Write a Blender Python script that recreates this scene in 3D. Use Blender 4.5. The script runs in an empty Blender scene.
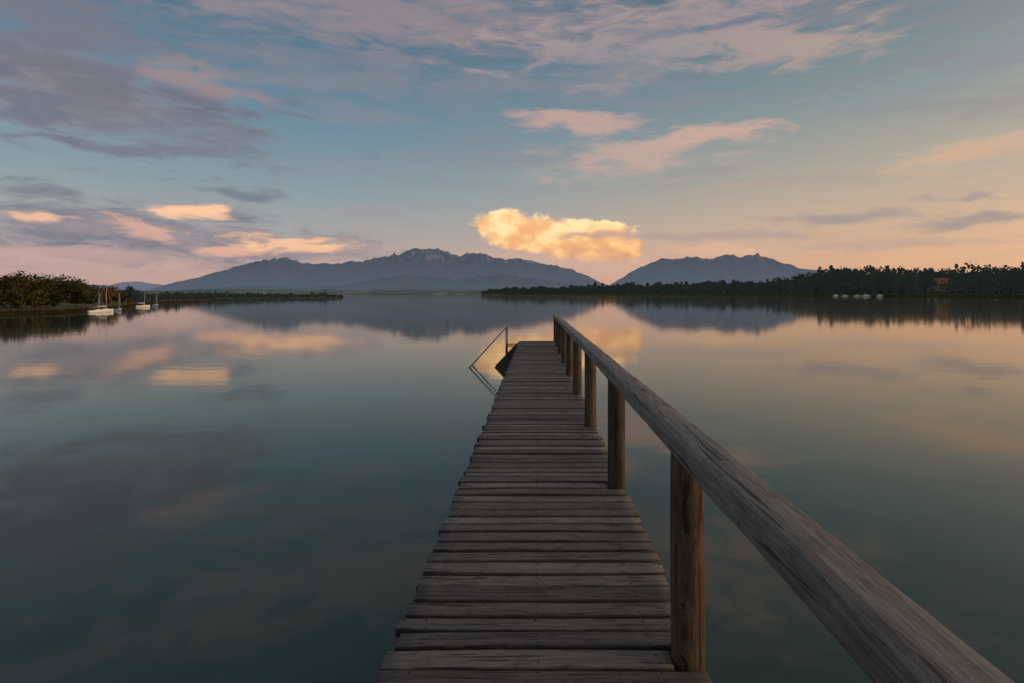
import bpy, math, random
import numpy as np
from mathutils import Vector, noise as mnoise
random.seed(7); np.random.seed(7)
scene=bpy.context.scene
scene.view_settings.view_transform='Standard'; scene.view_settings.look='None'; scene.view_settings.exposure=0; scene.view_settings.gamma=1
F=569.0; VX=537.0; HY=294.0; CAMZ=2.15; DH=1.38
def s2l(c):
    out=[]
    for v in c:
        v=v/255.0
        out.append(v/12.92 if v<=0.04045 else ((v+0.055)/1.055)**2.4)
    return tuple(out)+(1.0,)
# ------------------------------------------------------------ node helpers
class NT:
    def __init__(s,tree): s.t=tree; s.l=tree.links
    def new(s,ty,**kw):
        n=s.t.nodes.new(ty)
        for k,v in kw.items(): setattr(n,k,v)
        return n
    def put(s,sock,v):
        if v is None: return
        if isinstance(v,bpy.types.NodeSocket): s.l.new(v,sock)
        else: sock.default_value=v
    def m(s,op,a,b=None,c=None,clamp=False):
        n=s.new('ShaderNodeMath',operation=op,use_clamp=clamp)
        s.put(n.inputs[0],a); s.put(n.inputs[1],b); s.put(n.inputs[2],c)
        return n.outputs[0]
    def vm(s,op,a,b=None,sc=None):
        n=s.new('ShaderNodeVectorMath',operation=op)
        s.put(n.inputs[0],a); s.put(n.inputs[1],b)
        if sc is not None: s.put(n.inputs['Scale'],sc)
        return n.outputs['Value'] if op in('LENGTH','DOT_PRODUCT','DISTANCE') else n.outputs[0]
    def mix(s,f,a,b,bt='MIX'):
        n=s.new('ShaderNodeMix',data_type='RGBA',blend_type=bt)
        s.put(n.inputs[0],f); s.put(n.inputs[6],a); s.put(n.inputs[7],b)
        return n.outputs[2]
    def mr(s,v,a,b,c=0.0,d=1.0,it='SMOOTHSTEP'):
        n=s.new('ShaderNodeMapRange',interpolation_type=it)
        if it=='LINEAR': n.clamp=True
        for i,x in enumerate((v,a,b,c,d)): s.put(n.inputs[i],x)
        return n.outputs[0]
    def noise(s,vec,scale,detail=4,rough=.55,dist=0.0,out=0):
        n=s.new('ShaderNodeTexNoise')
        s.put(n.inputs['Vector'],vec); n.inputs['Scale'].default_value=scale
        n.inputs['Detail'].default_value=detail; n.inputs['Roughness'].default_value=rough
        n.inputs['Distortion'].default_value=dist
        return n.outputs[out]
    def mapping(s,vec,loc=(0,0,0),rot=(0,0,0),sc=(1,1,1),ty='POINT'):
        n=s.new('ShaderNodeMapping',vector_type=ty)
        s.put(n.inputs[0],vec); n.inputs[1].default_value=loc; n.inputs[2].default_value=rot; n.inputs[3].default_value=sc
        return n.outputs[0]
    def comb(s,x,y,z):
        n=s.new('ShaderNodeCombineXYZ'); s.put(n.inputs[0],x); s.put(n.inputs[1],y); s.put(n.inputs[2],z); return n.outputs[0]
    def sep(s,v):
        n=s.new('ShaderNodeSeparateXYZ'); s.put(n.inputs[0],v); return n.outputs
    def ramp(s,f,stops,interp='B_SPLINE'):
        n=s.new('ShaderNodeValToRGB'); cr=n.color_ramp; cr.interpolation=interp
        while len(cr.elements)<len(stops): cr.elements.new(0.5)
        for e,(p,c) in zip(cr.elements,stops): e.position=p; e.color=c
        s.put(n.inputs[0],f); return n.outputs[0]
def new_mat(name):
    m=bpy.data.materials.new(name); m.use_nodes=True
    m.node_tree.nodes.clear(); nt=NT(m.node_tree)
    out=nt.new('ShaderNodeOutputMaterial')
    return m,nt,out
def principled(nt,out,col,rough=.7,bump=None,bstr=.3,bdist=.01,metal=0.0,spec=None):
    p=nt.new('ShaderNodeBsdfPrincipled')
    nt.put(p.inputs['Base Color'],col); nt.put(p.inputs['Roughness'],rough); p.inputs['Metallic'].default_value=metal
    if spec is not None: p.inputs['Specular IOR Level'].default_value=spec
    if bump is not None:
        b=nt.new('ShaderNodeBump'); b.inputs['Strength'].default_value=bstr; b.inputs['Distance'].default_value=bdist
        nt.put(b.inputs['Height'],bump); nt.l.new(b.outputs[0],p.inputs['Normal'])
    nt.l.new(p.outputs[0],out.inputs[0]); return p
def simple_mat(name,col,rough=.6,metal=0.0,var=.25,scale=6):
    m,nt,out=new_mat(name)
    tc=nt.new('ShaderNodeTexCoord').outputs['Object']
    n=nt.noise(tc,scale,5,.6)
    c=nt.mix(n,tuple(x*(1-var) for x in col[:3])+(1,),tuple(min(1,x*(1+var)) for x in col[:3])+(1,))
    principled(nt,out,c,rough,n,.15,.01,metal); return m
# ------------------------------------------------------------ mesh helpers
class MB:
    def __init__(s): s.v=[]; s.f=[]; s.r=[]; s.e=[]
    def add(s,vs,fs,rnd=0.0,edge=None):
        o=len(s.v); s.v+= [tuple(p) for p in vs]; s.f+=[tuple(i+o for i in f) for f in fs]; s.r+=[rnd]*len(vs)
        s.e+= edge if edge is not None else [0.0]*len(vs)
    def obj(s,name,mat,parent=None,smooth=True,loc=(0,0,0)):
        me=bpy.data.meshes.new(name); me.from_pydata(s.v,[],s.f); me.update()
        a=me.attributes.new('rnd','FLOAT','POINT'); a.data.foreach_set('value',s.r)
        if len(s.e)==len(s.v):
            a=me.attributes.new('edge','FLOAT','POINT'); a.data.foreach_set('value',s.e)
        ob=bpy.data.objects.new(name,me); scene.collection.objects.link(ob)
        if mat: me.materials.append(mat)
        me.polygons.foreach_set('use_smooth',[smooth]*len(me.polygons))
        ob.parent=parent; ob.location=loc
        return ob
def sweep(mb,pts,frames,prof,rnd=0.0,cap=True,fn=None,edges=None):
    n=len(prof); vs=[]; fs=[]; ed=[]
    for i,(p,(r,u)) in enumerate(zip(pts,frames)):
        for j,(a,b) in enumerate(prof):
            k=fn(i,j) if fn else 0.0
            L=math.hypot(a,b) or 1
            a2=a*(1+k/L); b2=b*(1+k/L)
            vs.append((p[0]+r[0]*a2+u[0]*b2,p[1]+r[1]*a2+u[1]*b2,p[2]+r[2]*a2+u[2]*b2))
            ed.append(edges[j] if edges else 0.0)
    for i in range(len(pts)-1):
        for j in range(n):
            k=(j+1)%n
            fs.append((i*n+j,i*n+k,(i+1)*n+k,(i+1)*n+j))
    if cap:
        fs.append(tuple(range(n))[::-1]); o=(len(pts)-1)*n; fs.append(tuple(o+j for j in range(n)))
    mb.add(vs,fs,rnd,ed)
def rrect(w,h,r,seg=3):
    out=[]
    for cx,cy,a0 in ((w/2-r,h/2-r,0),(-w/2+r,h/2-r,90),(-w/2+r,-h/2+r,180),(w/2-r,-h/2+r,270)):
        for k in range(seg+1):
            a=math.radians(a0+90*k/seg); out.append((cx+r*math.cos(a),cy+r*math.sin(a)))
    return out
def board_prof(w,h,r):
    base=rrect(w,h,r,3); out=base[:4]
    hw=w/2-r
    for f in (.82,.5,0,-.5,-.82): out.append((hw*f,h/2-.0012*(1-f*f)))
    out+=base[4:]
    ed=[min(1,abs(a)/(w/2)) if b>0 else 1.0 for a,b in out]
    return out,ed
def tube(mb,p0,p1,r0,r1=None,n=10,rnd=0.0,seg=1,wob=0.0):
    r1=r0 if r1 is None else r1
    p0=Vector(p0); p1=Vector(p1); d=(p1-p0).normalized()
    a=Vector((0,0,1)) if abs(d.z)<.9 else Vector((1,0,0))
    R=d.cross(a).normalized(); U=R.cross(d).normalized()
    vs=[];fs=[]
    for i in range(seg+1):
        t=i/seg; c=p0.lerp(p1,t); r=r0+(r1-r0)*t
        for j in range(n):
            an=2*math.pi*j/n
            rr=r*(1+wob*mnoise.noise(Vector((math.cos(an)*1.3,math.sin(an)*1.3,c.z*1.5+rnd*50+c.y))))
            q=c+R*(rr*math.cos(an))+U*(rr*math.sin(an)); vs.append(q)
    for i in range(seg):
        for j in range(n):
            k=(j+1)%n; fs.append((i*n+j,i*n+k,(i+1)*n+k,(i+1)*n+j))
    fs.append(tuple(range(n))[::-1]); fs.append(tuple(seg*n+j for j in range(n)))
    mb.add(vs,fs,rnd)
def box(mb,c,s,rnd=0.0):
    x,y,z=c; a,b,d=s[0]/2,s[1]/2,s[2]/2
    vs=[(x+i*a,y+j*b,z+k*d) for i in(-1,1) for j in(-1,1) for k in(-1,1)]
    mb.add(vs,[(0,1,3,2),(4,6,7,5),(0,4,5,1),(2,3,7,6),(0,2,6,4),(1,5,7,3)],rnd)
def empty(name,loc=(0,0,0),rot=(0,0,0)):
    e=bpy.data.objects.new(name,None); scene.collection.objects.link(e); e.location=loc; e.rotation_euler=rot; return e

# ------------------------------------------------------------ WORLD
SUN_AZ=math.radians(100); SUN_EL=math.radians(6)
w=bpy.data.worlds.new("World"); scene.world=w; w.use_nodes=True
try: w.cycles.sampling_method='NONE'
except Exception as ex: print(ex)
w.node_tree.nodes.clear(); N=NT(w.node_tree)
wo=N.new('ShaderNodeOutputWorld'); bg=N.new('ShaderNodeBackground')
tc=N.new('ShaderNodeTexCoord').outputs['Generated']
nrm=N.vm('NORMALIZE',tc); X,Y,Z=N.sep(nrm)
az=N.m('ARCTAN2',X,Y); el=N.m('ARCSINE',N.m('ABSOLUTE',Z))
elf=N.m('DIVIDE',el,math.pi/2)
def st(lst): return [(min(1,(d/90)),s2l(c)) for d,c in lst]
left=N.ramp(elf,st([(0,(194,157,150)),(3,(188,162,156)),(6,(164,161,162)),(9.5,(138,155,163)),(15,(110,139,156)),(24,(84,113,135)),(38,(68,94,108)),(50,(110,124,138)),(90,(150,160,172))]),'LINEAR')
right=N.ramp(elf,st([(0,(226,170,130)),(3,(222,174,138)),(6.5,(206,174,146)),(11,(180,168,150)),(17,(138,150,150)),(25,(98,121,132)),(38,(74,97,104)),(50,(112,126,138)),(90,(150,160,172))]),'LINEAR')
fac=N.mr(az,-0.45,0.75)
col=N.mix(fac,left,right)
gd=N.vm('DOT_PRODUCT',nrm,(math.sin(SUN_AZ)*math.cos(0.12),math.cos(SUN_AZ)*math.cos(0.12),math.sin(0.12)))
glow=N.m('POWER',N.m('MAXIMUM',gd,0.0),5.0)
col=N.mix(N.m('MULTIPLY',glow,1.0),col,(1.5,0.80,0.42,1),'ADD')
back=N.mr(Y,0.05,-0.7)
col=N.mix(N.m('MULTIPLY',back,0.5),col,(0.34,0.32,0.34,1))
ns=N.mapping(nrm,sc=(2.0,2.0,13)); streak=N.noise(ns,1.9,5,.6,.4)
ns2=N.mapping(nrm,loc=(3,1,7),sc=(5,5,22)); fine=N.noise(ns2,2.4,6,.62,.5)
bil=N.noise(N.mapping(nrm,loc=(9,2,1),sc=(1,1,1.5)),20,6,.58,.15)
warpc=N.noise(N.mapping(nrm,sc=(1,1,2.4)),9,3,.55,0,1)
wv=N.vm('SUBTRACT',warpc,(0.5,0.5,0.5))
pos=N.comb(az,el,0.0)
posS=N.vm('ADD',pos,N.vm('MULTIPLY',wv,(0.20,0.045,0)))
warpf=N.noise(nrm,30,3,.6,0,1)
posC=N.vm('ADD',pos,N.vm('MULTIPLY',N.vm('SUBTRACT',warpf,(0.5,0.5,0.5)),(0.026,0.022,0)))
hz=N.mr(streak,0.45,0.66); hz=N.m('MULTIPLY',hz,N.mr(el,0.12,0.34,0.12,0.52))
col=N.mix(hz,col,s2l((142,136,146)))
def cloud(px,py,rx,ry,c,op,tilt=0.0,k=1.0,lo=0.2,hi=1.15,c2=None):
    global col
    a0=math.atan((px-VX)/F); e0=math.atan((HY-py)/F*math.cos(a0))
    ra=rx/F*math.cos(a0)**2*1.15; re=ry/F*math.cos(a0)*1.15
    v=N.mapping(posS,loc=(a0,e0,0),rot=(0,0,math.radians(tilt)),sc=(ra,re,1),ty='TEXTURE')
    d=N.vm('LENGTH',v)
    d=N.m('ADD',d,N.m('MULTIPLY',N.m('SUBTRACT',0.5,fine),k*2.4))
    m=N.m('MULTIPLY',N.mr(d,hi,lo),op)
    cc=s2l(c)
    if c2 is not None: cc=N.mix(N.mr(fine,0.38,0.62),s2l(c2),s2l(c))
    col=N.mix(m,col,cc)
cloud(70,88,250,58,(110,108,122),.9,-4,1.2,c2=(134,122,130))
cloud(20,14,210,36,(120,118,132),.75,0,1.1)
cloud(205,78,60,12,(172,144,142),.6,-10,1.3)
cloud(190,138,120,20,(122,126,140),.6,-6,1.3)
cloud(370,10,240,34,(152,137,143),.75,-2,1.4)
cloud(330,60,140,20,(130,130,142),.55,6,1.4)
cloud(700,16,220,38,(172,152,150),.88,3,1.4,c2=(142,136,144))
cloud(775,46,110,18,(186,160,150),.75,-6,1.4)
cloud(640,58,120,20,(146,144,150),.55,4,1.4)
cloud(580,122,62,13,(198,164,154),.9,-4,1.3)
cloud(672,148,95,15,(212,172,152),.95,9,1.3)
cloud(630,160,110,20,(176,162,158),.5,3,1.2)
cloud(745,186,70,5,(184,160,152),.6,2,.8)
cloud(965,155,90,12,(224,178,146),.6,6,1.1)
cloud(850,218,90,7,(152,142,146),.75,-2,.8)
cloud(970,220,90,6,(152,140,142),.75,2,.8)
cloud(965,197,36,4,(160,145,145),.7,-2,.6)
cloud(720,236,120,4,(172,152,152),.55,0,.7)
cloud(880,243,130,5,(190,158,150),.6,0,.7)
cloud(715,250,70,8,(232,184,152),.6,-2,.8)
cloud(360,215,60,6,(160,150,160),.5,-3,.9)
cloud(235,194,46,7,(108,116,132),.8,-4,.9)
cloud(30,190,70,9,(116,118,134),.8,-3,.9)
cloud(80,262,230,20,(194,160,158),.9,0,.8)
cloud(130,234,250,32,(110,114,132),.97,-2,.95,c2=(140,132,144))
cloud(300,250,110,14,(144,132,144),.85,-8,.9)
cloud(70,222,90,10,(144,132,144),.8,-3,1.0)
cloud(202,211,28,6,(254,200,160),1,0,1.2)
cloud(150,229,58,10,(220,170,154),.85,-6,1.7)
cloud(12,211,34,6,(247,192,154),.9,-4,1.3)
cloud(300,245,58,9,(246,192,156),1,-8,1.6)
cloud(225,249,28,6,(226,174,154),.9,0,1.3)
cloud(60,254,110,8,(198,160,158),.8,0,1.2)
cloud(595,264,110,18,(208,170,156),.85,0,.7)
lob=None
for (px,py,rx,ry) in ((508,224,32,12),(532,233,46,17),(564,237,46,16),(594,244,48,17),(618,248,28,15),(602,229,32,8)):
    a=math.atan((px-3-VX)/F); e=math.atan((HY-py)/F*math.cos(a))
    v=N.mapping(posC,loc=(a,e,0),sc=(rx/F*1.10,ry/F*1.12,1),ty='TEXTURE')
    d=N.vm('LENGTH',v)
    lob=d if lob is None else N.m('SMOOTH_MIN',lob,d,0.2)
dd=N.m('ADD',lob,N.m('MULTIPLY',N.m('SUBTRACT',0.5,bil),0.95))
cm=N.mr(dd,1.04,0.76)
e1=math.atan((HY-262)/F); e2=math.atan((HY-214)/F)
hgt=N.mr(el,e1,e2,0,1,'LINEAR')
lit=N.m('ADD',N.m('MULTIPLY',N.mr(bil,0.36,0.64),0.60),N.m('MULTIPLY',hgt,0.48),clamp=True)
ccol=N.ramp(lit,[(0,s2l((214,156,130))),(.3,s2l((244,178,124))),(.62,(1.02,.60,.27,1)),(1,(1.35,.86,.44,1))],'LINEAR')
fade=N.mr(el,e1*.75,e1*1.35,0,1)
col=N.mix(N.m('MULTIPLY',cm,fade),col,ccol)
cloud(606,236,50,4,(190,156,150),.75,-3,.5)
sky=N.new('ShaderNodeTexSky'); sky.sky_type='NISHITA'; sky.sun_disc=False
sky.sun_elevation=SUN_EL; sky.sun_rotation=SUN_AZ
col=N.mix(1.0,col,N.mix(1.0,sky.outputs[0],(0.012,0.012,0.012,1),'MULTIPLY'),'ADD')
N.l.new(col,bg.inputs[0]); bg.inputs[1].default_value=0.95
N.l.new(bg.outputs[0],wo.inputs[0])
# sun
sd=bpy.data.lights.new("sun",'SUN'); sd.energy=1.0; sd.angle=math.radians(6); sd.color=(1.0,.70,.42)
so=bpy.data.objects.new("sun",sd); scene.collection.objects.link(so)
dv=Vector((math.sin(SUN_AZ)*math.cos(SUN_EL),math.cos(SUN_AZ)*math.cos(SUN_EL),math.sin(SUN_EL)))
so.rotation_euler=dv.to_track_quat('Z','Y').to_euler(); so.location=(30,0,20)
# camera
cd=bpy.data.cameras.new("camera"); cam=bpy.data.objects.new("camera",cd); scene.collection.objects.link(cam)
cam.location=(0,0,CAMZ); cam.rotation_euler=(math.pi/2,0,0)
cd.lens=F/1024*36; cd.sensor_width=36; cd.shift_x=-(VX-512)/1024; cd.shift_y=-(341.5-HY)/1024
cd.clip_start=.05; cd.clip_end=90000; scene.camera=cam

# ------------------------------------------------------------ WATER
m,nt,out=new_mat("lake_water")
tcw=nt.new('ShaderNodeTexCoord').outputs['Object']
deep=nt.noise(tcw,.05,3,.5)
dc=nt.mix(deep,(0.030,0.053,0.040,1),(0.046,0.073,0.052,1))
dif=nt.new('ShaderNodeBsdfDiffuse'); nt.l.new(dc,dif.inputs[0])
gl=nt.new('ShaderNodeBsdfGlossy'); gl.inputs['Roughness'].default_value=.045; gl.inputs[0].default_value=(.97,.95,.90,1)
b=nt.new('ShaderNodeBump'); b.inputs['Strength'].default_value=.06; b.inputs['Distance'].default_value=.05
nt.l.new(nt.noise(nt.mapping(tcw,sc=(.5,1.2,1)),1.0,3,.5),b.inputs['Height']); nt.l.new(b.outputs[0],gl.inputs['Normal'])
fr=nt.new('ShaderNodeFresnel'); fr.inputs[0].default_value=1.45
ms=nt.new('ShaderNodeMixShader'); nt.l.new(fr.outputs[0],ms.inputs[0]); nt.l.new(dif.outputs[0],ms.inputs[1]); nt.l.new(gl.outputs[0],ms.inputs[2])
nt.l.new(ms.outputs[0],out.inputs[0])
mb=MB(); n=96; R=40000
radii=[0,5,20,80,300,1200,5000,R]
vs=[(0,0,0)]; fs=[]
for r in radii[1:]:
    for i in range(n): a=2*math.pi*i/n; vs.append((r*math.cos(a),r*math.sin(a),0))
for i in range(n): fs.append((0,1+i,1+(i+1)%n))
for k in range(len(radii)-2):
    for i in range(n):
        j=(i+1)%n; o=1+k*n; fs.append((o+i,o+n+i,o+n+j,o+j))
mb.add(vs,fs); mb.obj("lake_water",m)

# ------------------------------------------------------------ WOOD
def wood(name,axis,cA,cB,cD,grey=(.2,.19,.18,1),cross=45,knots=True,bstr=.6,waterline=False,rough=.62,kscale=1.0,kx=8.0,crack=.61):
    m,nt,out=new_mat(name)
    tc=nt.new('ShaderNodeTexCoord').outputs['Object']
    at=nt.new('ShaderNodeAttribute'); at.attribute_name='rnd'; rnd=at.outputs['Fac']
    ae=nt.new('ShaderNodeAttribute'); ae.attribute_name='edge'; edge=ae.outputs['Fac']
    off=nt.vm('SCALE',(37.0,53.0,19.0),sc=rnd); v=nt.vm('ADD',tc,off)
    def S(a,c): return tuple(a if i==axis else c for i in range(3))
    wob=nt.noise(nt.mapping(v,sc=S(1.0,4)),1.4,3,.5,0,1)
    v2=nt.vm('ADD',v,nt.vm('SCALE',nt.vm('SUBTRACT',wob,(.5,.5,.5)),sc=.03))
    vo=nt.new('ShaderNodeTexVoronoi'); nt.put(vo.inputs['Vector'],nt.mapping(v,sc=S(kx*.33*kscale,kx*kscale))); vo.inputs['Scale'].default_value=1
    kd=vo.outputs['Distance']; gate=nt.m('GREATER_THAN',nt.sep(vo.outputs['Color'])[0],.60)
    knot=nt.m('MULTIPLY',nt.mr(kd,.16,.09),gate)
    ring=nt.m('MULTIPLY',nt.m('MULTIPLY',nt.mr(kd,.30,.14),gate),nt.m('ADD',.5,nt.m('MULTIPLY',nt.m('SINE',nt.m('MULTIPLY',kd,130.0)),.5)))
    kinf=nt.m('MULTIPLY',nt.mr(kd,.45,.05),gate)
    v3=nt.vm('ADD',v2,nt.vm('SCALE',(.02,.02,.02),sc=kinf)) if knots else v2
    g1=nt.noise(nt.mapping(v3,sc=S(1.6,cross)),1,8,.72,.3)
    g2=nt.noise(nt.mapping(v3,sc=S(9,cross*6)),1,4,.65,.2)
    big=nt.noise(nt.mapping(v,sc=S(.8,1.5)),2.2,4,.6)
    crk=nt.mr(nt.noise(nt.mapping(v3,sc=S(2.2,cross*1.3)),1,4,.5,.1),crack,crack+.045)
    crk2=nt.mr(nt.noise(nt.mapping(v3,loc=(5,3,9),sc=S(5,cross*4)),1,3,.5,.1),.63,.70)
    blot=nt.noise(v,11,6,.75)
    c=nt.mix(nt.mr(g1,.34,.66),cB,cA)
    c=nt.mix(nt.m('MULTIPLY',nt.mr(big,.4,.65),.5),c,grey)
    c=nt.mix(nt.m('MULTIPLY',nt.mr(g2,.42,.68),.6),c,cD)
    c=nt.mix(nt.m('MULTIPLY',nt.mr(blot,.50,.70),.6),c,cD)
    fr=nt.m('FRACT',nt.m('MULTIPLY',rnd,7.31))
    c=nt.mix(1.0,c,nt.ramp(fr,[(0,(.58,.57,.56,1)),(.5,(.92,.90,.88,1)),(1,(1.38,1.33,1.28,1))],'LINEAR'),'MULTIPLY')
    c=nt.mix(nt.m('MULTIPLY',crk2,.6),c,(.02,.016,.013,1))
    c=nt.mix(nt.m('MULTIPLY',crk,.88),c,(.010,.008,.007,1))
    if knots:
        c=nt.mix(nt.m('MULTIPLY',ring,.4),c,cD)
        c=nt.mix(nt.m('MULTIPLY',knot,.85),c,(.028,.019,.014,1))
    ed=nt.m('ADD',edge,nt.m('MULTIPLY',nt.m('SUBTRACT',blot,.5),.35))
    c=nt.mix(nt.m('MULTIPLY',nt.mr(ed,.70,1.0),.8),c,(.012,.010,.009,1))  # edge dirt plus the shade of the board gaps, painted into the colour
    if waterline:
        z=nt.sep(tc)[2]
        c=nt.mix(nt.mr(z,-.15,-.55),c,(.02,.022,.014,1))
    h=nt.m('SUBTRACT',nt.m('ADD',g1,nt.m('MULTIPLY',g2,.6)),nt.m('ADD',nt.m('MULTIPLY',crk,1.6),nt.m('MULTIPLY',crk2,.5)))
    principled(nt,out,c,nt.mr(g1,.3,.7,rough+.12,rough-.08),h,bstr,.006,spec=.35)
    return m
deck_m=wood("weathered_deck_wood",0,(.215,.190,.168,1),(.112,.097,.086,1),(.040,.034,.030,1),(.205,.192,.182,1),cross=48,bstr=.9,kx=9,crack=.60)
rail_m=wood("weathered_rail_wood",1,(.29,.27,.25,1),(.15,.136,.124,1),(.06,.052,.046,1),(.28,.27,.265,1),cross=46,bstr=.8,kx=7,crack=.61)
post_m=wood("post_wood",2,(.17,.11,.055,1),(.07,.045,.024,1),(.02,.014,.009,1),(.12,.095,.065,1),cross=34,bstr=.7,waterline=True,crack=.59)
beam_m=wood("beam_wood",1,(.07,.055,.045,1),(.04,.03,.025,1),(.02,.015,.012,1),(.06,.055,.05,1),cross=34,bstr=.5,waterline=True)
steel_m=simple_mat("galvanised_steel",(.16,.16,.16),.45,.5)
screw_m=simple_mat("screw_head",(.05,.045,.04),.5,.5)

pier=empty("wooden_pier",(0,0,CAMZ-DH),(-math.radians(0.42),0,0))
END=18.3; XL=-.573; XR=.638
posts=[2.2+2*i for i in range(-2,9)]
PX=.585; PR=.064
mb=MB(); sc=MB()
y=-3.5; bi=0
while y<END:
    wd=random.choice([.098,.106,.110,.116,.122])
    yc=y+wd/2
    xl=XL+random.uniform(-.020,.014); xr=XR+random.uniform(-.012,.014)
    for py in posts:
        if abs(yc-py)<PR+wd/2-.04: xr=PX-PR-.006
    rnd=random.random()*3
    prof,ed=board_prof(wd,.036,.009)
    yaw=random.uniform(-.009,.009); dz=random.uniform(-.004,.004); roll=random.uniform(-.04,.04); bow=random.uniform(-.004,.006)
    pts=[];frs=[];K=18
    for i in range(K+1):
        t=i/K; x=xl+(xr-xl)*t
        pts.append((x,yc+yaw*(x)+.002*mnoise.noise(Vector((x*3,rnd*9,0))),-.018+dz+bow*(4*t*(1-t))))
        frs.append(((0,1,roll),(0,-roll,1)))
    def fn(i,j,r=rnd): return .003*mnoise.noise(Vector((i*.7+r*9,j*.9,r*20)))
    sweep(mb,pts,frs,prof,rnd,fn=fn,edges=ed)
    for sx in (-.47,.0,.46):
        for q in (-.026,.028):
            if random.random()<.93:
                X0=sx+random.uniform(-.008,.008); Y0=yc+q+random.uniform(-.006,.006)
                z0=dz+bow*(1-(X0/.6)**2)
                vs=[(X0+.0045*math.cos(a*math.pi/4),Y0+.0045*math.sin(a*math.pi/4),z0+.0015) for a in range(8)]
                vs2=[(a,b,c-.006) for a,b,c in vs]
                sc.add(vs+vs2,[tuple(range(8))]+[(i,i+8,(i+1)%8+8,(i+1)%8) for i in range(8)])
    y+=wd+random.choice([.012,.015,.018,.023]); bi+=1
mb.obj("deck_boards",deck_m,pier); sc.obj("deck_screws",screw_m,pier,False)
for i,py in enumerate(posts):
    p=MB(); h=random.random()
    tube(p,(PX+random.uniform(-.006,.006),py,-2.2),(PX+random.uniform(-.004,.004),py,.782),PR*1.05,PR,28,h,26,.06)
    p.obj("post_%d"%(i+1),post_m,pier)
    p=MB(); tube(p,(-.47,py,-2.2),(-.47,py,-.24),.07,.065,18,h+.3,8,.04); p.obj("pile_%d"%(i+1),post_m,pier)
    p=MB(); box(p,(.02,py+.105,-.26),(1.16,.07,.14),h); p.obj("cross_beam_%d"%(i+1),beam_m,pier)
p=MB()
for xx in (-.47,.0,.46):
    box(p,(xx,(END-3.5)/2,-.119),(.08,END+3.3,.148),xx+1)
p.obj("stringers",beam_m,pier)
segs=[(-3.4,8.2),(8.204,14.2),(14.204,END+.02)]
p=MB()
for si,(ya,yb) in enumerate(segs):
    pts=[];frs=[];K=int((yb-ya)/.05)
    for i in range(K+1):
        yy=ya+(yb-ya)*i/K
        wx=.006*mnoise.noise(Vector((yy*.5,si*3,0)))+.004*mnoise.noise(Vector((yy*1.6,5,0)))
        wz=.007*mnoise.noise(Vector((yy*.45,9,si)))+.003*mnoise.noise(Vector((yy*2,15,0)))
        pts.append((.578+wx,yy,.826+wz)); frs.append(((1,0,0),(0,0,1)))
    def fn(i,j,s=si): return .004*mnoise.noise(Vector((i*.10+s*30,j*.55,3.3)))+.002*mnoise.noise(Vector((i*.4,j*1.4,8)))
    sweep(p,pts,frs,rrect(.122,.094,.015,4),.2+si*.31,fn=fn)
p.obj("handrail",rail_m,pier)
lad=empty("swim_ladder",(0,16.6,CAMZ-DH-.12))
p=MB(); q=MB()
for yy in (0.0,.62):
    tube(p,(-.90,yy,-.30),(-.90,yy,.52),.020)
    tube(p,(-.90,yy,.52),(-2.35,yy,-1.06),.020)
    tube(p,(-.62,yy,-.02),(-.90,yy,-.02),.018)
    pts=[(-.50,yy,-.06),(-2.2,yy,-1.82)]
    sweep(q,pts,[((0,1,0),(-.72,0,.69))]*2,rrect(.045,.26,.008,1))
for k in range(8):
    t=(k+.5)/8; box(q,(-.56-1.6*t,.31,-.06-1.66*t),(.22,.575,.035))
p.obj("handrail_tubes",steel_m,lad); q.obj("stair_treads",simple_mat("dark_wet_wood",(.03,.025,.02),.5),lad,False)

# ------------------------------------------------------------ TERRAIN / SHORES
def P2(px,D): return ((px-VX)/F*D,D)
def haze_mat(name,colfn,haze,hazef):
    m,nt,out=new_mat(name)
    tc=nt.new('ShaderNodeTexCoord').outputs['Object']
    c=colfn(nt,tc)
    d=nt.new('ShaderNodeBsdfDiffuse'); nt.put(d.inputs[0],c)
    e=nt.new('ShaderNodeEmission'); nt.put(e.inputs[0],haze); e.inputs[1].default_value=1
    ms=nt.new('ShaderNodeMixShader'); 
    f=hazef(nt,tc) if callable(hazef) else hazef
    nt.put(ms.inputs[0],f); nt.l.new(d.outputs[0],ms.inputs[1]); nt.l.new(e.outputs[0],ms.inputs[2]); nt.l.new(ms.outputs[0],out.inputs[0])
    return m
def interp(tab,x):
    xs=[a for a,b in tab]; ys=[b for a,b in tab]; return float(np.interp(x,xs,ys))
def mountain(name,prof,Dr,D0,D1,px0,px1,cols,rows,mat,rough,seed,jag=1.0):
    vs=[];fs=[]
    for i in range(cols+1):
        px=px0+(px1-px0)*i/cols; u=(px-VX)/F
        base=max(0,(HY-interp(prof,px)))/F*Dr
        for j in range(rows+1):
            t=j/rows
            D=D0+(D1-D0)*t
            tr=(Dr-D0)/(D1-D0)
            s=t/tr if t<=tr else max(0,1-(t-tr)/(1-tr))
            x=u*D
            q=Vector((x/1500+seed,D/1500,seed))
            r=1-abs(mnoise.noise(q))*2; r2=1-abs(mnoise.noise(q*2.3))*2; r3=1-abs(mnoise.noise(q*5.1))*2; r4=mnoise.noise(q*11)
            n_=(r-.55)*.5+(r2-.55)*.36+(r3-.55)*.22+r4*.09
            env=s*(1-s)*4
            h=base*(s**1.05)+base*n_*rough*(env*.8+.06*s*jag)
            jit=mnoise.noise(Vector((px*.09,seed,0)))*base*.035*jag+mnoise.noise(Vector((px*.22,seed,5)))*base*.018*jag
            h+=jit*s
            vs.append((x,D,max(-5,h)))
    for i in range(cols):
        for j in range(rows):
            a=i*(rows+1)+j; fs.append((a,a+rows+1,a+rows+2,a+1))
    mb=MB(); mb.add(vs,fs); return mb.obj(name,mat)
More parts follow.
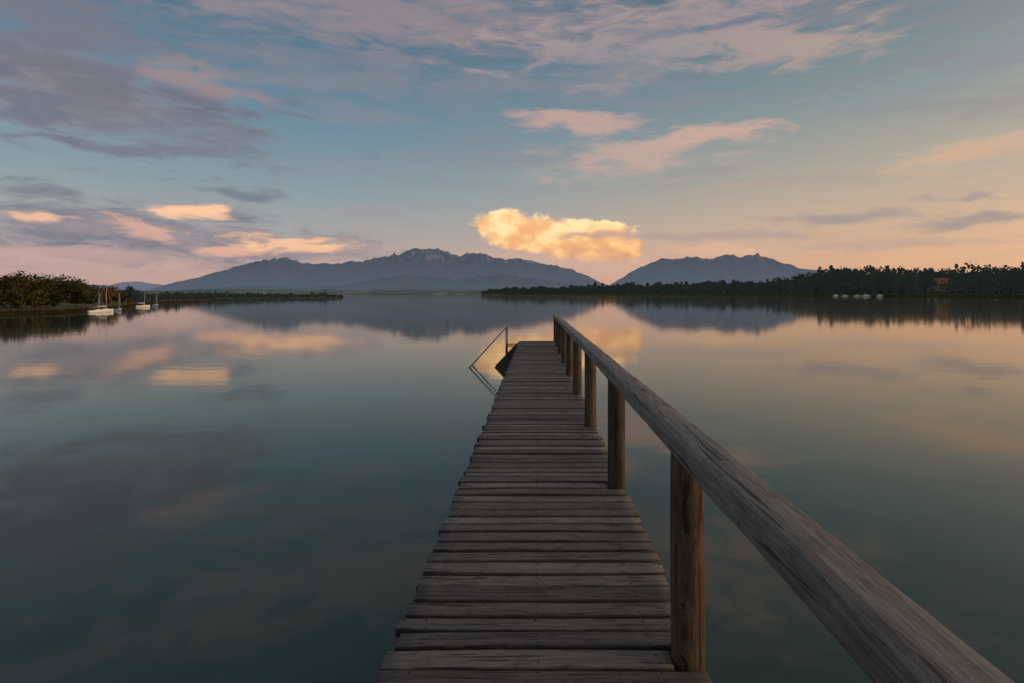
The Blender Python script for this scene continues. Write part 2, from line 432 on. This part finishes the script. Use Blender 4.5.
def mcol(nt,tc):
    z=nt.sep(tc)[2]
    n=nt.noise(tc,.0024,8,.70); n2=nt.noise(nt.mapping(tc,sc=(1,1,.6)),.005,6,.62)
    c=nt.mix(nt.mr(n,.42,.58),(.010,.016,.014,1),(.080,.080,.062,1))
    rock=nt.m('MULTIPLY',nt.mr(n2,.51,.60),nt.mr(nt.m('ADD',z,nt.m('MULTIPLY',n,500)),900,1250))
    return nt.mix(rock,c,(.38,.32,.30,1))
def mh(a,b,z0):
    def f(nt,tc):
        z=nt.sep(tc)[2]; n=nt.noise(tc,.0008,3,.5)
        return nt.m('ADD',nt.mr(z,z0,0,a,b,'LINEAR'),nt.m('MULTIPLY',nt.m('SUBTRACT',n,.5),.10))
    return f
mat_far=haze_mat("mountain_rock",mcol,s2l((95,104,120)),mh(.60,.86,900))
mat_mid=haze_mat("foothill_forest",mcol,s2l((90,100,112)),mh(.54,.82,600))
main=[(60,300),(140,293),(160,286),(180,281),(200,277),(220,271),(245,264),(262,262),(275,259),(287,256),(298,262),(320,264),(345,263),(370,259),(385,256),(400,253),(415,249),(430,248),(445,252),(460,255),(475,254),(490,255),(505,259),(520,258),(535,262),(550,265),(570,269),(585,275),(600,282),(618,288),(640,296)]
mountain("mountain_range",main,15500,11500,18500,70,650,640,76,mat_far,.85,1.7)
rt=[(590,296),(606,287),(620,279),(635,270),(650,263),(665,259),(680,258),(695,255),(712,257),(725,254),(740,256),(755,252),(768,256),(785,262),(800,268),(825,271),(850,276),(900,281),(980,285),(1100,288),(1300,290)]
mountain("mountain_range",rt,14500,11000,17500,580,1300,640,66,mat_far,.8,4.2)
lf=[(-500,288),(-200,284),(0,283),(60,284),(110,285),(120,282),(138,281),(150,283),(175,286),(220,289),(300,292)]
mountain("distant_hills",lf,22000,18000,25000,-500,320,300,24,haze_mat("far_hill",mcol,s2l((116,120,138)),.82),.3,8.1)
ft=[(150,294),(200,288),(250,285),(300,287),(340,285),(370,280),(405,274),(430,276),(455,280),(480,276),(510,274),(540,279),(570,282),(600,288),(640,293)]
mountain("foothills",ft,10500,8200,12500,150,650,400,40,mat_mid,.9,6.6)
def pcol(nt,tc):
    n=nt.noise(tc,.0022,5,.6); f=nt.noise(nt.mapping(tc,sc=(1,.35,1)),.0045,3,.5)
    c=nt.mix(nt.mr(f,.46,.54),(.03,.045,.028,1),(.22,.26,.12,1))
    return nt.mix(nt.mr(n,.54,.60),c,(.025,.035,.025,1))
vs=[];fs=[];C=260;Rr=26
for i in range(C+1):
    px=-700+2400*i/C; u=(px-VX)/F
    for j in range(Rr+1):
        t=j/Rr; D=2600+(10500-2600)*t**1.3; x=u*D
        h=-2+8*min(1,t*14)+75*t**1.1*(0.75+.7*mnoise.noise(Vector((x/1100,D/1100,2))))+18*t*mnoise.noise(Vector((x/300,D/300,7)))
        vs.append((x,D,h))
for i in range(C):
    for j in range(Rr):
        a=i*(Rr+1)+j; fs.append((a,a+Rr+1,a+Rr+2,a+1))
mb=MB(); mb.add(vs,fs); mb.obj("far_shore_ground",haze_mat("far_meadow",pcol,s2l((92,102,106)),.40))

def gcol_mat(name,a,b,s=.08):
    m,nt,out=new_mat(name); tc=nt.new('ShaderNodeTexCoord').outputs['Object']
    n=nt.noise(tc,s,6,.65); n2=nt.noise(tc,s*14,4,.6)
    c=nt.mix(nt.mr(n,.38,.62),a,b); c=nt.mix(nt.m('MULTIPLY',n2,.5),c,(.03,.03,.018,1))
    principled(nt,out,c,.9,n2,.5,.1,spec=.1); return m
def shore(name,line,rows,mat,step=6):
    vs=[];fs=[];pts=[]
    for (a,b) in zip(line[:-1],line[1:]):
        k=max(1,int(abs(b[0]-a[0])/step))
        for i in range(k): t=i/k; pts.append((a[0]+(b[0]-a[0])*t,a[1]+(b[1]-a[1])*t))
    pts.append(line[-1]); nr=len(rows)
    for (px,D) in pts:
        for (o,z) in rows:
            d=D*(1+o)
            d*=1+ (0.012*mnoise.noise(Vector((px*.08,o*3,1)))) 
            x,y=P2(px,d); vs.append((x,y,z*(1+.3*mnoise.noise(Vector((px*.05,o*5,4)))) if z>0 else z))
    for i in range(len(pts)-1):
        for j in range(nr-1):
            a=i*nr+j; fs.append((a,a+nr,a+nr+1,a+1))
    mb=MB(); mb.add(vs,fs); return mb.obj(name,mat)
left_line=[(-1400,32),(-500,46),(-150,54),(0,60),(60,66),(95,76),(125,95),(160,135),(200,185),(250,230),(300,260),(343,290)]
shore("left_shore_ground",left_line,[(-.01,-.4),(0,-.02),(.03,.10),(.12,.35),(.45,.9),(1.2,1.2),(1.4,-.6)],gcol_mat("shore_grass",(.10,.095,.04,1),(.22,.18,.12,1),.12))
right_line=[(484,1020),(560,930),(640,860),(720,760),(800,600),(860,500),(930,420),(1024,360),(1200,300),(1500,250),(1900,220)]
shore("right_shore_ground",right_line,[(-.01,-.5),(0,0),(.02,.5),(.08,1.8),(.25,4),(.5,5),(.6,-1)],gcol_mat("meadow_grass",(.10,.12,.045,1),(.16,.17,.07,1),.02))

# ------------------------------------------------------------ TREES
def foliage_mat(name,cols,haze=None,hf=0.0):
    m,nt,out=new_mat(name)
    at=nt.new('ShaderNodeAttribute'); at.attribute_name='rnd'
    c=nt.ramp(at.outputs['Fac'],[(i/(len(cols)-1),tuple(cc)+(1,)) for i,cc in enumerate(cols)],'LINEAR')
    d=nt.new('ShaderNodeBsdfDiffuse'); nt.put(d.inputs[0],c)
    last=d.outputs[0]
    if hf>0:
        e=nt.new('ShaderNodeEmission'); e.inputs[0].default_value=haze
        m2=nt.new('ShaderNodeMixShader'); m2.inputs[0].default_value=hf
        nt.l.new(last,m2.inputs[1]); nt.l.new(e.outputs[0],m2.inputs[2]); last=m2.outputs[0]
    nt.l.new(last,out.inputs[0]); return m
rng=np.random.default_rng(11)
class Forest:
    def __init__(s): s.V=[]; s.R=[]; s.tr=MB()
    def tree(s,x,y,z,H,W,nleaf,leaf,hue,conifer=False,low=.15):
        ncl=max(6,int(nleaf/14))
        if conifer:
            t=rng.random(ncl)**1.1; ang=rng.random(ncl)*6.283; rr=W*(1-t)*np.sqrt(rng.random(ncl))
            cx=rr*np.cos(ang); cy=rr*np.sin(ang); cz=H*(.03+.95*t); cr=W*.25*(1-t*.6)
            sz=np.stack([cr,cr,cr*.5],1)
        else:
            d=rng.normal(size=(ncl,3)); d/=np.linalg.norm(d,axis=1)[:,None]
            r=rng.random(ncl)**.45
            ch=H*(1-low)/2
            lump=1+.35*np.sin(d[:,0]*3+hue*20)*np.cos(d[:,1]*4+hue*9)
            cx=d[:,0]*r*W*lump; cy=d[:,1]*r*W*lump; cz=H-ch+d[:,2]*r*ch*(.95-.1*rng.random())
            cr=np.full(ncl,W*.24); sz=np.stack([cr,cr,cr*.7],1)
        per=max(3,nleaf//ncl)
        C=np.repeat(np.stack([cx,cy,cz],1),per,0); Sz=np.repeat(sz,per,0)
        L=C+rng.normal(size=C.shape)*Sz*.7+np.array([x,y,z])
        n=len(L)
        a=rng.normal(size=(n,3)); a/=np.linalg.norm(a,axis=1)[:,None]
        b=rng.normal(size=(n,3)); b=np.cross(a,b); b/=np.linalg.norm(b,axis=1)[:,None]
        ls=leaf*(.5+rng.random(n))[:,None]
        a=a*ls; b=b*ls*.75
        quad=np.stack([L-a*.6-b*.3,L+b*.6,L+a*.6+b*.1,L-b*.6],1)
        s.V.append(quad.reshape(-1,3))
        cb=np.repeat(rng.random(ncl)*.35-.17,per)
        rv=np.clip(hue+cb+(rng.random(n)-.5)*.2,0,1)
        s.R.append(np.repeat(rv,4))
        tr=H*.016
        tube(s.tr,(x,y,z-.3),(x+rng.normal()*W*.05,y,z+H*.72),tr,tr*.25,6,.1,2)
        if not conifer:
            for k in range(4):
                an=rng.random()*6.28; z0=H*(low+.08+.11*k)
                tube(s.tr,(x,y,z+z0),(x+math.cos(an)*W*.6,y+math.sin(an)*W*.6,z+z0+H*.16),tr*.5,tr*.12,5,.1,1)
    def obj(s,name,mat,trunk):
        V=np.concatenate(s.V); R=np.concatenate(s.R); n=len(V)//4
        tv=len(s.tr.v)
        me=bpy.data.meshes.new(name)
        verts=V.tolist()+[tuple(a) for a in s.tr.v]
        faces=np.arange(n*4).reshape(-1,4).tolist()+[tuple(i+n*4 for i in f) for f in s.tr.f]
        me.from_pydata(verts,[],faces); me.materials.append(mat); me.materials.append(trunk)
        mi=np.zeros(len(faces),dtype=np.int32); mi[n:]=1; me.polygons.foreach_set('material_index',mi)
        a=me.attributes.new('rnd','FLOAT','POINT'); a.data.foreach_set('value',np.concatenate([R,np.zeros(tv)]).astype(np.float32))
        me.update(); ob=bpy.data.objects.new(name,me); scene.collection.objects.link(ob); return ob
trunk_m=simple_mat("bark",(.04,.032,.024),.9)
fm_left=foliage_mat("shore_foliage",[(.018,.024,.010),(.038,.044,.016),(.060,.058,.020),(.10,.078,.027),(.14,.085,.032)])
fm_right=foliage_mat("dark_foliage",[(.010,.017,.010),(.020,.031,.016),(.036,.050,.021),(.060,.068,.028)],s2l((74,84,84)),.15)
Dl=lambda px: interp(left_line,px)
topL=[(-600,262),(-200,264),(0,271),(20,270),(45,272),(70,275),(90,281),(110,287),(130,290),(150,292),(200,292),(343,294)]
Fo=Forest()
px=-520
while px<134:
    for row in range(3):
        D=Dl(px)*(1.08+.20*row+rng.random()*.12)+row*2
        top=interp(topL,px)+rng.normal()*2.4+ (4 if row==0 else 0)
        H=max(1.6,(HY-top)/F*D+CAMZ-.6); H=H*(.62 if row==0 else 1.0)
        x,y=P2(px+rng.normal()*3,D); 
        Fo.tree(x,y,.4,H,H*(.38+.12*rng.random()),800 if row else 500,.26,float(np.clip(rng.normal(.5,.22),.05,1)),low=.03)
    px+= 8+rng.random()*5 if px>-120 else 24
Fo.obj("shore_trees",fm_left,trunk_m)
Fo=Forest()
px=134
while px<345:
    for row in range(2):
        D=Dl(px)*(1.06+.15*row+rng.random()*.06)
        H=max(1.7,(HY-(interp(topL,px)+rng.normal()*.8))/F*D+CAMZ-.3)*(1 if px<335 else .6)
        x,y=P2(px+rng.normal()*1,D)
        Fo.tree(x,y,.2,H,H*.65,70,.5,float(np.clip(rng.normal(.3,.15),0,1)),low=0)
    px+=2.4
Fo.obj("shore_trees",fm_right,trunk_m)
Dr_=lambda px: interp(right_line,px)
topR=[(484,291),(500,288),(540,286),(600,284),(660,282),(720,280),(760,279),(790,275),(815,269),(835,263),(870,262),(900,265),(925,266),(960,264),(1000,262),(1024,260),(1400,250),(1800,235)]
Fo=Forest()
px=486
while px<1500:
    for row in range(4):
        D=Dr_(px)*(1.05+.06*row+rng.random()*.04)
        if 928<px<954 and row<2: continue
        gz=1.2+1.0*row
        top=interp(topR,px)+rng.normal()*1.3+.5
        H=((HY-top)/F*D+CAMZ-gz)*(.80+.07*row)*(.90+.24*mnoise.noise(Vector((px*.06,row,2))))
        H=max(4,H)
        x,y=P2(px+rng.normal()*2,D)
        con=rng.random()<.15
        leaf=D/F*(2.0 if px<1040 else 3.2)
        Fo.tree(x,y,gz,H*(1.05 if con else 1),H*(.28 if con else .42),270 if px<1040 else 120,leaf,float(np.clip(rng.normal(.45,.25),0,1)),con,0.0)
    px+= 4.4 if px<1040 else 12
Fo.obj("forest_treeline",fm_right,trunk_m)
def reeds(name,line,px0,px1,n,h,mat,spread,wd):
    vs=[];fs=[];rr=[]
    for i in range(n):
        px=px0+(px1-px0)*rng.random(); D=interp(line,px)*(1+spread*rng.random()-.004)
        x,y=P2(px,D); H=h*(.6+.6*rng.random()); ww=wd*(.6+rng.random()); l=rng.normal()*.15*H; o=len(vs)
        vs+=[(x-ww,y,-.05),(x+ww,y,-.05),(x+l+ww*.3,y,H),(x+l-ww*.3,y+.1,H)]; fs.append((o,o+1,o+2,o+3)); rr+=[rng.random()]*4
    mb=MB(); mb.v=vs; mb.f=fs; mb.r=rr; mb.obj(name,mat,smooth=False)
reed_m=foliage_mat("reed_leaves",[(.07,.09,.035),(.13,.14,.06),(.18,.17,.08)])
reeds("reed_bed",right_line,500,1300,8000,2.2,reed_m,.012,.35)
reeds("reed_bed",left_line,-300,343,7000,.45,foliage_mat("dry_reed",[(.05,.05,.02),(.11,.09,.04),(.18,.14,.075)]),.02,.05)

# ------------------------------------------------------------ BOATS
white=simple_mat("white_gelcoat",(.78,.77,.75),.35,0,.08)
blue=simple_mat("blue_cover",(.05,.09,.2),.7); alu=simple_mat("mast_aluminium",(.6,.58,.55),.4,.3)
def hull(mb,L,B,Hh,z0=-.1):
    ns=12; vs=[];fs=[]; n=9
    for i in range(ns+1):
        t=i/ns; bw=B/2*(math.sin(math.pi*min(1,(t*.62+.30)))**.8 if t<.999 else 0.02); bw*= (1 if t<.55 else math.cos((t-.55)/.45*math.pi/2)**.7+.01)
        sh=Hh*(1+.25*t*t); 
        for j in range(n):
            a=math.pi*j/(n-1)
            yy=-bw*math.cos(a); zz=sh-(sh+.12)*math.sin(a)**.6*(1-.3*t)
            vs.append((L*(t-.5),yy,z0+zz))
    for i in range(ns):
        for j in range(n-1): a=i*n+j; fs.append((a,a+n,a+n+1,a+1))
        fs.append((i*n,i*n+n-1,(i+1)*n+n-1,(i+1)*n))
    fs.append(tuple(range(n)))
    mb.add(vs,fs)
def sailboat(px,D,L,mast,rot,cover=True):
    x,y=P2(px,D); e=empty("sailboat",(x,y,0),(0,0,rot))
    a=MB(); hull(a,L,L*.36,L*.19,-.06); a.obj("hull",white,e)
    a=MB(); box(a,(L*.08,0,L*.17),(L*.3,L*.17,L*.08)); a.obj("cabin",white,e,False)
    a=MB(); tube(a,(L*.12,0,.1),(L*.12,0,mast),L*.014,L*.008,8); tube(a,(L*.12,0,L*.34),(-L*.38,0,L*.33),L*.010)
    for s in (-1,1): tube(a,(L*.1,s*L*.15,L*.15),(L*.12,0,mast*.8),.006,.006,4)
    tube(a,(L*.5,0,L*.18),(L*.12,0,mast*.9),.006,.006,4); tube(a,(-L*.5,0,L*.16),(L*.12,0,mast),.006,.006,4)
    a.obj("mast_and_rigging",alu,e)
    a=MB(); tube(a,(L*.10,0,L*.37),(-L*.36,0,L*.355),L*.030,L*.018,10,seg=6,wob=.3); a.obj("furled_sail",blue if cover else white,e)
sailboat(97,66,1.7,2.6,1.0); sailboat(104,68,1.9,3.5,.9,False); sailboat(119,72,1.5,2.3,-.6); sailboat(143,92,1.9,2.5,.7,False); sailboat(156,100,1.8,2.2,-.6)
def motorboat(px,D,L,rot):
    x,y=P2(px,D); e=empty("motorboat",(x,y,0),(0,0,rot))
    a=MB(); hull(a,L,L*.32,L*.16); a.obj("hull",white,e)
    a=MB(); box(a,(-.02*L,0,L*.22),(L*.36,L*.22,L*.12)); a.obj("cabin",white,e,False)
    a=MB(); box(a,(.165*L,0,L*.23),(.012*L,L*.18,L*.07)); a.obj("windscreen",simple_mat("boat_glass",(.02,.02,.03),.1),e,False)
    a=MB(); box(a,(-.5*L,0,L*.12),(L*.06,L*.08,L*.2)); a.obj("outboard_engine",simple_mat("engine",(.03,.03,.03),.4),e,False)
for i,px in enumerate((836,845,857,866,880)): motorboat(px,Dr_(px)*random.uniform(.95,.975),4.5+random.random()*2.5,random.uniform(-.7,.7))
# ------------------------------------------------------------ HOUSE
def house(px,D,z,wd,dp,hh,rh,rot,roofc,wallc):
    x,y=P2(px,D); e=empty("farm_house",(x,y,z),(0,0,rot))
    a=MB(); 
    vs=[(-wd/2,-dp/2,-1),(wd/2,-dp/2,-1),(wd/2,dp/2,-1),(-wd/2,dp/2,-1),(-wd/2,-dp/2,hh),(wd/2,-dp/2,hh),(wd/2,dp/2,hh),(-wd/2,dp/2,hh),(-wd/2,0,hh+rh),(wd/2,0,hh+rh)]
    a.add(vs,[(0,1,5,4),(1,2,6,9,5),(2,3,7,6),(3,0,4,8,7)]); a.obj("walls",simple_mat("render_wall",wallc,.8),e,False)
    a=MB(); o=.8; k=rh/(dp/2)
    for s in (-1,1):
        vs=[(-wd/2-o,s*(dp/2+o),hh-k*o+.1),(wd/2+o,s*(dp/2+o),hh-k*o+.1),(wd/2+o,0,hh+rh+.1),(-wd/2-o,0,hh+rh+.1)]
        vs+=[(p[0],p[1],p[2]+.25) for p in vs]
        a.add(vs,[(0,1,2,3),(4,5,6,7),(0,1,5,4),(1,2,6,5),(3,0,4,7)])
    a.obj("roof",simple_mat("roof_tiles",roofc,.7),e,False)
    a=MB(); 
    for fl in range(2):
        for k2 in range(5):
            box(a,(-wd/2+wd*(k2+.5)/5,-dp/2-.02,1.4+fl*2.4),(1.1,.1,1.3))
    a.obj("windows",simple_mat("window_glass",(.03,.03,.04),.15),e,False)
    a=MB(); box(a,(wd*.1,-dp/2-.03,.05),(1.1,.1,1.9)); a.obj("door",simple_mat("door_wood",(.12,.07,.04),.6),e,False)
    a=MB(); box(a,(wd*.2,dp*.1,hh+rh),(.8,.8,2.2)); a.obj("chimney",simple_mat("brick",(.25,.12,.08),.8),e,False)
house(941,Dr_(941)*1.10,5.2,15,9,5.0,4.2,.25,(.32,.12,.06),(.34,.30,.24))
house(905,Dr_(905)*1.22,7.5,13,8,5,4,-.2,(.20,.10,.07),(.3,.27,.23))
print("done")
